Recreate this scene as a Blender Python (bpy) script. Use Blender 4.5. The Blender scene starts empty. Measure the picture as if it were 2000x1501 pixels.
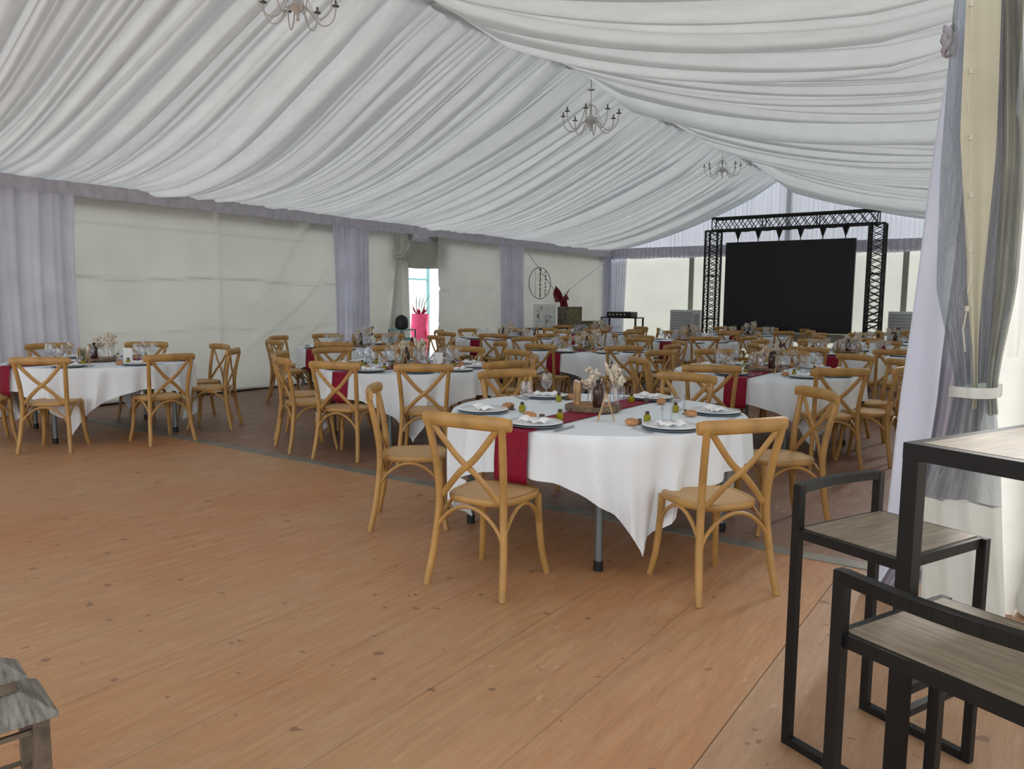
import bpy, math, random
import numpy as np
from mathutils import Vector, Matrix
random.seed(7); rng = np.random.RandomState(5)
col = bpy.context.scene.collection
R = math.radians
PI = math.pi
sc = bpy.context.scene

# ------------------------------------------------------------------ camera
CF, CP, CR, CY, CH = 1482.02, R(6.18312), R(0.53405), R(34.694), 1.4284
fw = Vector((-math.sin(CY)*math.cos(CP), math.cos(CY)*math.cos(CP), -math.sin(CP)))
r0 = Vector((math.cos(CY), math.sin(CY), 0)); u0 = r0.cross(fw)
rt = r0*math.cos(CR)+u0*math.sin(CR); up = -r0*math.sin(CR)+u0*math.cos(CR)
cd = bpy.data.cameras.new('camera'); cam = bpy.data.objects.new('camera', cd); col.objects.link(cam)
cd.sensor_width = 36; cd.lens = CF/2000*36; cd.clip_start = .05; cd.clip_end = 300
m = Matrix.Identity(4)
for i in range(3):
    m[i][0] = rt[i]; m[i][1] = up[i]; m[i][2] = -fw[i]
m.translation = Vector((0, 0, CH)); cam.matrix_world = m
sc.camera = cam
# ------------------------------------------------------------------ sky, light, exposure
w = bpy.data.worlds.new('sky'); sc.world = w; w.use_nodes = True
bg = w.node_tree.nodes['Background']; bg.inputs[0].default_value = (.93, .97, 1, 1); bg.inputs[1].default_value = 1.05
sun = bpy.data.lights.new('hazy_sun', 'SUN'); sun.energy = 2.9; sun.angle = R(12); sun.color = (1, .97, .93)
so = bpy.data.objects.new('hazy_sun', sun); col.objects.link(so); so.rotation_euler = (R(-58), R(12), 0)
sc.view_settings.view_transform = 'Standard'; sc.view_settings.look = 'None'
sc.view_settings.gamma = 1; sc.view_settings.use_curve_mapping = False
sc.view_settings.exposure = 1.02
try:
    sc.cycles.max_bounces = 10; sc.cycles.diffuse_bounces = 6; sc.cycles.transparent_max_bounces = 24
    sc.cycles.transmission_bounces = 6; sc.cycles.caustics_reflective = False; sc.cycles.caustics_refractive = False
except Exception: pass

# ------------------------------------------------------------------ materials
def lin(c):
    return tuple((x/255/12.92 if x/255 <= .04045 else ((x/255+.055)/1.055)**2.4) for x in c)+(1,)
MATS = {}
def mat(name, rgb, rough=.6, metal=0, var=.0, vscale=20, stretch=(1, 1, 1), bump=0, bscale=60, spec=.5, trans=0, alpha=1, rgb2=None, emis=None, coat=0):
    m = bpy.data.materials.new(name); m.use_nodes = True; nt = m.node_tree; N = nt.nodes; L = nt.links
    b = N['Principled BSDF']; out = N['Material Output']
    b.inputs['Base Color'].default_value = lin(rgb); b.inputs['Roughness'].default_value = rough
    b.inputs['Metallic'].default_value = metal; b.inputs['Specular IOR Level'].default_value = spec
    tc = N.new('ShaderNodeTexCoord'); mp = N.new('ShaderNodeMapping'); mp.inputs['Scale'].default_value = stretch
    L.new(tc.outputs['Object'], mp.inputs[0])
    colout = None
    if var or rgb2:
        nz = N.new('ShaderNodeTexNoise'); nz.inputs['Scale'].default_value = vscale; nz.inputs['Detail'].default_value = 5
        L.new(mp.outputs[0], nz.inputs[0])
        rp = N.new('ShaderNodeValToRGB'); rp.color_ramp.elements[0].position = .32; rp.color_ramp.elements[1].position = .68
        c2 = rgb2 or tuple(max(0, x*(1-var)) for x in rgb)
        rp.color_ramp.elements[0].color = lin(c2); rp.color_ramp.elements[1].color = lin(rgb)
        L.new(nz.outputs['Fac'], rp.inputs[0]); L.new(rp.outputs[0], b.inputs['Base Color']); colout = rp.outputs[0]
    if bump:
        n2 = N.new('ShaderNodeTexNoise'); n2.inputs['Scale'].default_value = bscale; n2.inputs['Detail'].default_value = 4
        L.new(mp.outputs[0], n2.inputs[0]); bp = N.new('ShaderNodeBump'); bp.inputs['Strength'].default_value = bump; bp.inputs['Distance'].default_value = .02
        L.new(n2.outputs['Fac'], bp.inputs['Height']); L.new(bp.outputs[0], b.inputs['Normal'])
    last = b.outputs[0]
    if trans:
        t = N.new('ShaderNodeBsdfTranslucent'); t.inputs[0].default_value = lin(rgb)
        if colout: L.new(colout, t.inputs[0])
        mx = N.new('ShaderNodeMixShader'); mx.inputs[0].default_value = trans
        L.new(last, mx.inputs[1]); L.new(t.outputs[0], mx.inputs[2]); last = mx.outputs[0]
    if alpha < 1:
        t = N.new('ShaderNodeBsdfTransparent'); mx = N.new('ShaderNodeMixShader'); mx.inputs[0].default_value = alpha
        L.new(t.outputs[0], mx.inputs[1]); L.new(last, mx.inputs[2]); last = mx.outputs[0]
    if emis:
        b.inputs['Emission Color'].default_value = lin(rgb); b.inputs['Emission Strength'].default_value = emis
    L.new(last, out.inputs[0]); MATS[name] = m
    return m
M_lining = mat('white_lining', (208, 212, 214), .85, trans=.155, spec=.1, var=.04, vscale=3, stretch=(1, 6, 1), bump=.15, bscale=14)
M_canvas = mat('cream_canvas', (208, 209, 201), .55, trans=.2, var=.05, vscale=1.2, bump=.25, bscale=2.2, spec=.35)
M_gable = mat('cream_gable_canvas', (216, 219, 210), .6, trans=.24, var=.04, vscale=1.5)
M_voile = mat('lilac_voile', (232, 232, 244), .85, trans=.4, spec=.1, var=.05, vscale=3)
M_band = mat('grey_valance', (204, 201, 210), .85, trans=.2, spec=.1, var=.08, vscale=9)
M_voileW = mat('white_voile', (210, 214, 224), .85, trans=.24, spec=.1, var=.1, vscale=6, stretch=(3, 1, .05))
M_drape = mat('pale_drape', (234, 238, 250), .8, trans=.35, spec=.1)
M_drapeG = mat('grey_lilac_drape', (190, 186, 196), .8, trans=.25, spec=.1)
M_cloth = mat('white_tablecloth', (234, 241, 248), .75, spec=.2, bump=.12, bscale=5)
M_burg = mat('burgundy_cloth', (146, 18, 50), .6, spec=.25, var=.12, vscale=40)
M_burgD = mat('dark_burgundy_cloth', (128, 22, 42), .7, var=.2, vscale=12)
M_wood = mat('honey_bentwood', (186, 142, 80), .42, var=.16, vscale=7, stretch=(1, 1, 1), bump=.1, bscale=40)
M_rat = mat('woven_rattan', (212, 172, 120), .6, var=.14, vscale=160, bump=.3, bscale=220)
M_greym = mat('grey_steel', (120, 132, 136), .4, metal=.6)
M_black = mat('black_steel', (20, 20, 21), .45, spec=.3, var=.3, vscale=30)
M_blackp = mat('black_plastic', (14, 14, 15), .5)
M_screen = mat('black_screen', (24, 25, 26), .45, spec=.3, var=.15, vscale=1)
M_oak = mat('grey_oak_laminate', (156, 142, 121), .5, rgb2=(122, 110, 92), vscale=5, stretch=(1.5, 14, 1), bump=.05)
M_lant = mat('weathered_grey_wood', (146, 144, 136), .7, rgb2=(88, 88, 84), vscale=9, stretch=(1, 9, 3), bump=.3, bscale=45)
M_lantd = mat('worn_brown_wood', (122, 108, 92), .7, var=.4, vscale=14)
M_plate = mat('white_china', (242, 244, 247), .18, spec=.5, coat=1)
M_rim = mat('slate_charger', (126, 138, 148), .3)
M_nap = mat('white_napkin', (240, 240, 242), .8)
M_brown = mat('brown_glass', (58, 30, 24), .12, spec=.6)
M_bread = mat('bread_crust', (206, 148, 100), .7, var=.2, vscale=30)
M_oil = mat('olive_oil_glass', (150, 142, 28), .15)
M_cap = mat('dark_cap', (70, 58, 40), .5)
M_cork = mat('wood_slice', (208, 146, 104), .7, var=.25, vscale=14)
M_bark = mat('bark', (150, 128, 104), .9, var=.45, vscale=30, bump=.5)
M_tube = mat('light_wood_tube', (196, 158, 112), .6, var=.2, vscale=20)
M_card = mat('white_card', (228, 228, 224), .7)
M_print = mat('grey_print', (176, 178, 182), .7)
M_dry = mat('dried_flowers', (236, 222, 202), .9, var=.2, vscale=40)
M_dryd = mat('dark_dried_leaves', (74, 48, 44), .9, var=.2, vscale=30)
M_green = mat('green_leaves', (84, 108, 62), .8, var=.3, vscale=20)
M_steelc = mat('cutlery_steel', (176, 178, 184), .25, metal=.8)
M_brass = mat('antique_silver', (206, 203, 200), .45)
M_bulb = mat('dark_candle_cup', (112, 108, 104), .5)
M_white = mat('white_plastic', (220, 222, 220), .5)
M_ac = mat('grey_louvre_plastic', (214, 218, 218), .5)
M_acd = mat('grey_louvre_shadow', (168, 172, 174), .6)
M_pink = mat('pink_wrap', (232, 74, 122), .6, var=.15, vscale=12)
M_aqua = mat('aqua_fabric', (150, 198, 200), .8, trans=.3)
M_rope = mat('white_rope', (206, 202, 190), .8)
M_ground = mat('outside_ground', (190, 186, 178), .9, var=.1, vscale=2)
M_flap = mat('cream_vinyl_flap', (222, 218, 196), .45, trans=.25, var=.06, vscale=2)
M_skirt = mat('white_vinyl_skirt', (236, 240, 236), .35, trans=.35, var=.05, vscale=4)
M_tan = mat('tan_canopy', (168, 154, 134), .8, trans=.4, var=.1, vscale=2)
M_fold = mat('hazy_vinyl_fold', (176, 176, 164), .3, trans=.3, var=.15, vscale=5, alpha=.8)
M_moss = mat('mossy_wicker', (150, 140, 110), .9, rgb2=(84, 92, 58), vscale=16)
# thin drinking glass: mostly clear with a sharp reflection
def glassmat(name, tint=(250, 252, 255), a=.22, rough=.05):
    m = bpy.data.materials.new(name); m.use_nodes = True; N = m.node_tree.nodes; L = m.node_tree.links
    for n in list(N):
        if n.type != 'OUTPUT_MATERIAL': N.remove(n)
    out = [n for n in N if n.type == 'OUTPUT_MATERIAL'][0]
    t = N.new('ShaderNodeBsdfTransparent'); t.inputs[0].default_value = lin(tint)
    g = N.new('ShaderNodeBsdfGlossy'); g.inputs['Roughness'].default_value = rough
    fr = N.new('ShaderNodeLayerWeight'); fr.inputs['Blend'].default_value = .35
    ma = N.new('ShaderNodeMath'); ma.operation = 'MULTIPLY_ADD'; ma.inputs[1].default_value = .7; ma.inputs[2].default_value = a*.4
    L.new(fr.outputs['Facing'], ma.inputs[0])
    mx = N.new('ShaderNodeMixShader'); L.new(ma.outputs[0], mx.inputs[0]); L.new(t.outputs[0], mx.inputs[1]); L.new(g.outputs[0], mx.inputs[2]); L.new(mx.outputs[0], out.inputs[0])
    return m
M_glass = glassmat('clear_glass')
def vinylmat():
    m = bpy.data.materials.new('clear_vinyl'); m.use_nodes = True; N = m.node_tree.nodes; L = m.node_tree.links
    b = N['Principled BSDF']; b.inputs['Base Color'].default_value = lin((150, 157, 162)); b.inputs['Roughness'].default_value = .16; b.inputs['Specular IOR Level'].default_value = .9
    tc = N.new('ShaderNodeTexCoord'); mp = N.new('ShaderNodeMapping'); mp.inputs['Scale'].default_value = (9, 9, 2.6); L.new(tc.outputs['Object'], mp.inputs[0])
    nz = N.new('ShaderNodeTexNoise'); nz.inputs['Scale'].default_value = 2.2; nz.inputs['Detail'].default_value = 6; nz.inputs['Distortion'].default_value = 1.2; L.new(mp.outputs[0], nz.inputs[0])
    bp = N.new('ShaderNodeBump'); bp.inputs['Strength'].default_value = .9; bp.inputs['Distance'].default_value = .04; L.new(nz.outputs['Fac'], bp.inputs['Height']); L.new(bp.outputs[0], b.inputs['Normal'])
    t = N.new('ShaderNodeBsdfTransparent'); t.inputs[0].default_value = lin((222, 228, 232))
    mx = N.new('ShaderNodeMixShader'); mx.inputs[0].default_value = .62
    L.new(t.outputs[0], mx.inputs[1]); L.new(b.outputs[0], mx.inputs[2]); L.new(mx.outputs[0], N['Material Output'].inputs[0])
    return m
M_vinyl = vinylmat()
def floormat(name, c1, c2, c3, board=.487, off=-.79, wear=.5):
    m = bpy.data.materials.new(name); m.use_nodes = True; N = m.node_tree.nodes; L = m.node_tree.links
    b = N['Principled BSDF']; tc = N.new('ShaderNodeTexCoord')
    def noise(scale, sx, sy, det=5, rough=.55):
        mp = N.new('ShaderNodeMapping'); mp.inputs['Scale'].default_value = (sx, sy, 1); L.new(tc.outputs['Object'], mp.inputs[0])
        n = N.new('ShaderNodeTexNoise'); n.inputs['Scale'].default_value = scale; n.inputs['Detail'].default_value = det; n.inputs['Roughness'].default_value = rough
        L.new(mp.outputs[0], n.inputs[0]); return n.outputs['Fac']
    def ramp(src, p0, k0, p1, k1):
        r = N.new('ShaderNodeValToRGB'); r.color_ramp.elements[0].position = p0; r.color_ramp.elements[0].color = k0
        r.color_ramp.elements[1].position = p1; r.color_ramp.elements[1].color = k1; L.new(src, r.inputs[0]); return r.outputs[0]
    def mix(f, a, c, mode='MIX'):
        x = N.new('ShaderNodeMix'); x.data_type = 'RGBA'; x.blend_type = mode
        if isinstance(f, float): x.inputs[0].default_value = f
        else: L.new(f, x.inputs[0])
        L.new(a, x.inputs[6])
        if isinstance(c, tuple): x.inputs[7].default_value = c
        else: L.new(c, x.inputs[7])
        return x.outputs[2]
    BW0, BW1 = (0, 0, 0, 1), (1, 1, 1, 1)
    base = ramp(noise(.55, 1, .6), .38, lin(c2), .64, lin(c1))
    grain = ramp(noise(3.6, 9, .7, 10, .78), .34, (.80, .79, .78, 1), .66, (1.10, 1.10, 1.10, 1))
    c = mix(1.0, base, grain, 'MULTIPLY')
    c = mix(ramp(noise(2.4, 6, 1.2, 8, .75), .5, BW0, .68, (wear, wear, wear, 1)), c, lin(c3))
    c = mix(ramp(noise(7, 4, 1.2, 5, .65), .64, BW0, .70, (.45, .45, .45, 1)), c, lin((212, 184, 150)))
    c = mix(ramp(noise(11, 1.0, 1.0, 2, .5), .685, BW0, .71, (.6, .6, .6, 1)), c, lin((104, 74, 58)))
    sx = N.new('ShaderNodeSeparateXYZ'); L.new(tc.outputs['Object'], sx.inputs[0])
    a = N.new('ShaderNodeMath'); a.operation = 'SUBTRACT'; a.inputs[1].default_value = off; L.new(sx.outputs[0], a.inputs[0])
    d = N.new('ShaderNodeMath'); d.operation = 'PINGPONG'; d.inputs[1].default_value = board/2
    a2 = N.new('ShaderNodeMath'); a2.operation = 'ADD'; a2.inputs[1].default_value = board*60; L.new(a.outputs[0], a2.inputs[0]); L.new(a2.outputs[0], d.inputs[0])
    ln = ramp(d.outputs[0], .001, (.5, .5, .5, 1), .004, BW0)
    c = mix(ln, c, lin((78, 58, 46)))
    L.new(c, b.inputs['Base Color']); b.inputs['Roughness'].default_value = .46; b.inputs['Specular IOR Level'].default_value = .38
    bp = N.new('ShaderNodeBump'); bp.inputs['Strength'].default_value = .12; bp.inputs['Distance'].default_value = .01; L.new(grain, bp.inputs['Height']); L.new(bp.outputs[0], b.inputs['Normal'])
    rr = ramp(noise(3, 4, 1), .3, (.36, .36, .36, 1), .7, (.6, .6, .6, 1)); L.new(rr, b.inputs['Roughness'])
    return m
M_floor = floormat('orange_plywood_floor', (184, 144, 108), (182, 128, 86), (186, 158, 126))
M_floor2 = floormat('brown_plywood_floor', (146, 112, 92), (132, 100, 82), (158, 128, 108))
M_floor3 = floormat('grey_brown_plywood_floor', (182, 146, 114), (170, 134, 104), (190, 160, 130), board=1.2)
M_strip = mat('worn_metal_strip', (142, 140, 130), .5, metal=.3, var=.2, vscale=4)

# ------------------------------------------------------------------ mesh helpers
class MB:
    def __init__(s): s.v = []; s.f = []
    def add(s, vs, fs):
        o = len(s.v); s.v += [tuple(p) for p in vs]; s.f += [tuple(i+o for i in f) for f in fs]; return s
    def box(s, x0, x1, y0, y1, z0, z1, M=None):
        v = [Vector((x, y, z)) for z in (z0, z1) for x, y in ((x0, y0), (x1, y0), (x1, y1), (x0, y1))]
        if M: v = [M @ p for p in v]
        return s.add(v, [(3, 2, 1, 0), (4, 5, 6, 7), (0, 1, 5, 4), (1, 2, 6, 5), (2, 3, 7, 6), (3, 0, 4, 7)])
    def beam(s, a, b, wx, wy=None, upv=(0, 0, 1)):
        a = Vector(a); b = Vector(b); d = (b-a).normalized(); wy = wy or wx
        u = Vector(upv)
        if abs(d.dot(u)) > .95: u = Vector((0, 1, 0))
        x = d.cross(u).normalized(); y = x.cross(d)
        v = [p+x*sx*wx/2+y*sy*wy/2 for p in (a, b) for sx, sy in ((-1, -1), (1, -1), (1, 1), (-1, 1))]
        return s.add(v, [(3, 2, 1, 0), (4, 5, 6, 7), (0, 1, 5, 4), (1, 2, 6, 5), (2, 3, 7, 6), (3, 0, 4, 7)])
    def tube(s, pts, r, n=8, closed=False, flat=1.0, upv=(0, 0, 1)):
        P = [Vector(p) for p in pts]; k = len(P); rr = r if hasattr(r, '__len__') else [r]*k
        prev = None; vs = []
        for i in range(k):
            if closed: d = P[(i+1) % k]-P[i-1]
            else: d = P[min(i+1, k-1)]-P[max(i-1, 0)]
            d.normalize()
            if prev is None:
                u = Vector(upv)
                if abs(d.dot(u)) > .9: u = Vector((1, 0, 0))
            else: u = prev
            x = d.cross(u).normalized(); y = x.cross(d).normalized(); prev = y
            for j in range(n):
                a = 2*PI*j/n; vs.append(P[i]+x*math.cos(a)*rr[i]+y*math.sin(a)*rr[i]*flat)
        fs = []
        for i in range(k if closed else k-1):
            for j in range(n):
                a = i*n+j; b = i*n+(j+1) % n; c = ((i+1) % k)*n+(j+1) % n; d = ((i+1) % k)*n+j
                fs.append((a, b, c, d))
        if not closed: fs += [tuple(range(n))[::-1], tuple((k-1)*n+j for j in range(n))]
        return s.add(vs, fs)
    def lathe(s, prof, n=16, c=(0, 0, 0), cap=True):
        vs = []; fs = []; k = len(prof)
        for r, z in prof:
            for j in range(n): vs.append((c[0]+r*math.cos(2*PI*j/n), c[1]+r*math.sin(2*PI*j/n), c[2]+z))
        for i in range(k-1):
            for j in range(n): fs.append((i*n+j, i*n+(j+1) % n, (i+1)*n+(j+1) % n, (i+1)*n+j))
        if cap: fs += [tuple(range(n))[::-1], tuple((k-1)*n+j for j in range(n))]
        return s.add(vs, fs)
    def grid(s, fn, nu, nv):
        vs = [fn(i/(nu-1), j/(nv-1)) for i in range(nu) for j in range(nv)]
        return s.add(vs, [(i*nv+j, (i+1)*nv+j, (i+1)*nv+j+1, i*nv+j+1) for i in range(nu-1) for j in range(nv-1)])
    def build(s, name, m, parent=None, smooth=True, bevel=0):
        me = bpy.data.meshes.new(name); me.from_pydata(s.v, [], s.f); me.update()
        if smooth:
            me.polygons.foreach_set('use_smooth', [True]*len(me.polygons))
            try: me.set_sharp_from_angle(angle=R(42))
            except Exception: pass
        me.materials.append(m)
        o = bpy.data.objects.new(name, me); col.objects.link(o)
        if parent: o.parent = parent
        if bevel:
            b = o.modifiers.new('bevel', 'BEVEL'); b.width = bevel; b.segments = 2; b.limit_method = 'ANGLE'
        return o
def curve(pts, n=6):
    P = [Vector(p) for p in pts]; out = []
    for i in range(len(P)-1):
        p0 = P[max(i-1, 0)]; p1 = P[i]; p2 = P[i+1]; p3 = P[min(i+2, len(P)-1)]
        for j in range(n):
            t = j/n
            out.append(.5*((2*p1)+(p2-p0)*t+(2*p0-5*p1+4*p2-p3)*t*t+(3*p1-p0-3*p2+p3)*t**3))
    return out+[P[-1]]
def tag(o, label=None, cat=None, group=None, kind=None):
    if label: o['label'] = label
    if cat: o['category'] = cat
    if group: o['group'] = group
    if kind: o['kind'] = kind
    return o
def empty(name, loc=(0, 0, 0), rz=0):
    o = bpy.data.objects.new(name, None); col.objects.link(o); o.empty_display_size = .1
    o.location = loc; o.rotation_euler = (0, 0, rz); return o
def copy_tree(o, parent=None):
    c = o.copy(); col.objects.link(c)
    if parent: c.parent = parent
    for ch in list(o.children): copy_tree(ch, c)
    return c
used = set()
def place(proto, loc, rz, label, cat, group=None, scale=None, tilt=None):
    if proto.name in used: o = copy_tree(proto)
    else: o = proto; used.add(proto.name)
    o.location = loc; o.rotation_euler = (tilt or (0, 0))+(rz,) if isinstance(tilt, tuple) else (0, 0, rz)
    if scale: o.scale = (scale, scale, scale) if not hasattr(scale, '__len__') else scale
    for k in ('group',):
        if k in o.keys(): del o[k]
    tag(o, label, cat, group); return o
def struct(o): o['kind'] = 'structure'; return o

XL, XR, XRIDGE, YG = -10.2, -.28, -5.25, 19.5
FR = [-.66, 4.42, 9.45, 14.48, 19.5]
# ------------------------------------------------------------------ floor
struct(MB().box(-10.4, -.79, -3, 4.385, -.04, 0).build('floor', M_floor, smooth=False))
struct(MB().box(-10.4, -.79, 4.505, 19.8, -.04, 0).build('floor_hall', M_floor2, smooth=False))
struct(MB().box(-.79, 4.5, 4.505, 19.8, -.04, 0).build('floor_side', M_floor2, smooth=False))
struct(MB().box(-.788, 4.5, -3, 4.385, -.04, -.001).build('floor_annex', M_floor3, smooth=False))
struct(MB().box(-10.4, -.3, 4.385, 4.505, -.04, .004).build('trim_1', M_strip, smooth=False))
struct(MB().box(-60, 60, -60, 60, -.10, -.06).build('ground', M_ground, smooth=False))

# ------------------------------------------------------------------ roof lining with gathered folds
def fold_profile(y0, y1, step=.0125):
    n = int((y1-y0)/step)+1; ys = np.linspace(y0, y1, n); z = np.zeros(n)
    y = y0
    while y < y1:
        wd = rng.choice([.07, .11, .17, .27, .42], p=[.2, .25, .25, .18, .12])*rng.uniform(.8, 1.2); am = wd*rng.uniform(.3, .62)+.008
        k = (ys >= y) & (ys < y+wd); t = (ys[k]-y)/wd; sk = rng.choice([rng.uniform(.45, .8), rng.uniform(1.2, 2.2)])
        z[k] = -am*np.sin(PI*t**sk)**.8
        y += wd
    return ys, z
def slope(name, sgn, q, lab):
    ys, f1 = fold_profile(-2.6, YG); _, f2 = fold_profile(-2.6, YG)
    D = np.concatenate([[-.10, -.04], np.linspace(0, 4.93, 30)]) if sgn > 0 else np.linspace(0, 4.93, 30); V = np.zeros((len(ys), len(D), 3))
    big = sum(np.sin(ys*k+p)*a for k, p, a in ((1.9, .3, .02), (3.7, 1, .016), (6.1, 2, .012)))
    roll = np.zeros(len(ys)); yy = -2.6
    while yy < YG:
        wd = rng.uniform(.4, .95); fr_ = .4 if sgn < 0 else .26; k = (ys >= yy) & (ys < yy+wd*fr_); roll[k] = -(.085 if sgn < 0 else .07)*np.sin(PI*(ys[k]-yy)/(wd*fr_))**1.3*rng.uniform(.4, 1); yy += wd
    for j, d in enumerate(D):
        t = max(d, 0)/4.93
        u = np.interp(ys, FR, np.arange(len(FR))) % 1
        ri = .12*np.sin(PI*u)
        z = 4.64-ri*(1-t)*1.4-(.48)*max(d, 0)+.3*min(d, 0)+q*d*d - .05*np.sin(PI*u)*t-(.10 if sgn < 0 else .03)*np.sin(PI*u)*math.sin(PI*t)-(.012 if sgn > 0 else 0)*math.exp(-(d/.1)**2)
        wgt = .5+.5*math.sin(2.2*t+1)
        fold = f1*(1-.55*t)*(.55+.45*wgt)+f2*(.25+.5*t)*(1-wgt*.6)
        env = min(1, .15+5*t)*min(1, .3+5*(1-t))
        V[:, j, 0] = XRIDGE+sgn*d; V[:, j, 1] = ys+.05*np.sin(ys*.8+3*t)*math.sin(PI*t)+(.7 if sgn < 0 else 0)*np.sin(PI*u)*(t-.25)*math.sin(PI*min(1, t*1.0)); V[:, j, 2] = z+(fold*(1 if sgn < 0 else 1.3)+roll*math.sin(PI*t)**1.1+big*math.sin(PI*t))*env
    n, k = len(ys), len(D)
    me = bpy.data.meshes.new(name); me.vertices.add(n*k); me.vertices.foreach_set('co', V.reshape(-1))
    I = np.arange((n-1)*k).reshape(n-1, k)[:, :-1].reshape(-1)
    F = np.stack([I, I+1, I+k+1, I+k], 1)
    me.loops.add(F.size); me.loops.foreach_set('vertex_index', F.reshape(-1)); me.polygons.add(len(F))
    me.polygons.foreach_set('loop_start', np.arange(0, F.size, 4)); me.polygons.foreach_set('loop_total', np.full(len(F), 4))
    me.update(); me.validate(); me.polygons.foreach_set('use_smooth', [True]*len(F)); me.materials.append(M_lining)
    o = bpy.data.objects.new(name, me); col.objects.link(o); struct(o); return o
slope('ceiling_left', -1, .0262, '')
slope('ceiling_right', 1, .044, '')
def ridge_z(y):
    u = np.interp(y, FR, np.arange(len(FR))) % 1
    return 4.64-.168*math.sin(PI*u)

# ------------------------------------------------------------------ left wall
def panel(name, x, y0, y1, z0, z1, m, ny=60, nz=30, amp=.02, seed=0, seam=None, thick=.0):
    r = np.random.RandomState(seed); W = [(r.uniform(.6, 3.4), r.uniform(-3, 3), r.uniform(0, 6), r.uniform(.3, 1)) for _ in range(7)]
    def fn(u, v):
        y = y0+(y1-y0)*u; z = z0+(z1-z0)*v
        d = sum(a*math.sin(ky*y+kz*z+p) for ky, kz, p, a in W)/3
        d += .9*math.exp(-((z-(1.72+.03*math.sin(2*y)))/.02)**2)+.6*math.exp(-((z-(.98+.02*math.sin(3*y)))/.018)**2)+.5*math.exp(-((z-2.42)/.016)**2)
        if seam: d += 1.2*math.exp(-((y-seam)/.03)**2)
        # diagonal tension folds
        d += .8*max(0, math.sin((y*.9-z)*7.5+math.sin(z*3)))**3*1.6*math.exp(-((y-(y1-.9*(y1-y0)/3)-z*.5)/1.1)**2)
        return (x+3.4*amp*d*min(1, 4*v+.2), y, z)
    return struct(MB().grid(fn, ny, nz).build(name, m))
panel('wall_left', XL+.02, 4.5, 9.45, .03, 2.75, M_canvas, 160, 90, .016, 3, seam=6.92)
panel('wall_left_rear', XL+.02, 14.5, 19.48, .03, 2.78, M_canvas, 90, 50, .006, 5, seam=16.91)
panel('wall_left_middle', XL+.04, 11.98, 14.5, .03, 2.74, M_canvas, 90, 50, .014, 8)
panel('wall_left_beside_door', XL+.03, 9.5, 10.72, .03, 2.72, M_canvas, 60, 50, .016, 9)
panel('wall_left_front', XL, -2.6, 4.5, .03, 2.75, M_canvas, 60, 30, .012, 12)
struct(MB().box(XL-.03, XL+.0, -2.6, 10.7, 0, .06).build('baseboard_left', M_blackp, smooth=False))
def wavy(y, z, k=1.0, ph=0): return .022*math.sin(y*31*k+ph+.6*math.sin(z))+.014*math.sin(y*53*k+1.3*ph)
def curtain_left(y0, y1, z0, z1, x, pinch, seed, name, label):
    def fn(u, v):
        z = z0+(z1-z0)*v; y = y0+(y1-y0)*u
        yc = (y0+y1)/2; y = yc+(y-yc)*(1-pinch*math.sin(PI*v)*.6)
        w = .03*math.sin(u*PI*2*9+seed)+.018*math.sin(u*PI*2*17+seed*2+z*.4)+.02*math.sin(u*21+z*1.1)
        return (x+w, y, z)
    return struct(MB().grid(fn, 150, 14).build(name, M_voile))
curtain_left(2.6, 4.84, .02, 2.74, XL+.14, .06, 1, 'trim_3', '')
curtain_left(9.1, 9.95, .02, 2.74, XL+.15, .1, 2, 'trim_4', '')
curtain_left(14.02, 14.98, .02, 2.76, XL+.15, .1, 3, 'trim_5', '')
curtain_left(19.0, 19.44, .02, 2.78, XL+.12, .0, 4, 'trim_6', '')
def cornerc(u, v):
    x = XL+.12+u*.5*(1-.0*v)+(-.08*(1-v))*u; return (x, YG-.12+.03*math.sin(u*40)+.015*math.sin(u*71), .02+2.7*v)
struct(MB().grid(cornerc, 70, 8).build('trim_7', M_voile))
def bandf(u, v):
    y = -2.6+(YG+2.6)*u; uu = np.interp(y, FR, np.arange(len(FR))) % 1
    return (XL+.2+.012*math.sin(y*19)+.01*math.sin(y*43), y, 2.70+.16*v+.02*math.sin(PI*uu)*v+.008*math.sin(y*7)*(1-v))
struct(MB().grid(bandf, 500, 4).build('trim_8', M_band))
# fill between band and canvas at the top so no sky shows
struct(MB().box(XL-.06, XL-.02, -2.6, YG, 2.6, 3.15).build('trim_9', M_band, smooth=False))
# awning above the doorway and the bunched flap beside it
def awn(u, v):
    y = 10.6+1.7*u; return (XL-.02-.10*(1-v)+.02*math.sin(y*8), y, 2.11+.63*v-.03*math.sin(PI*u)*(1-v))
M_awn = mat('grey_awning', (150, 152, 142), .7, trans=.1, var=.1, vscale=3)
struct(MB().grid(awn, 30, 8).build('trim_10', M_awn))
def flap(u, v):
    z = .05+2.66*v; wd = .22+.5*(1-v)**.8+.1*math.exp(-((z-2.5)/.1)**2)-.12*math.exp(-((z-2.28)/.12)**2)
    y = 10.28+.42*v-.02+wd*u+.0*v; return (XL+.17+.03*math.sin(u*14+z)+.02*math.sin(u*31), y, z)
fl = MB().grid(flap, 60, 30).build('tied_canvas_flap', M_canvas)
tag(fl, 'cream canvas door flap gathered and tied beside the left wall doorway', 'tent flap')
MB().tube([(XL+.23, 10.60+.14*math.cos(a), 2.28+.03*math.sin(a)) for a in np.linspace(0, 2*PI, 14)], .014, 6).build('tie', M_rope, fl)

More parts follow.
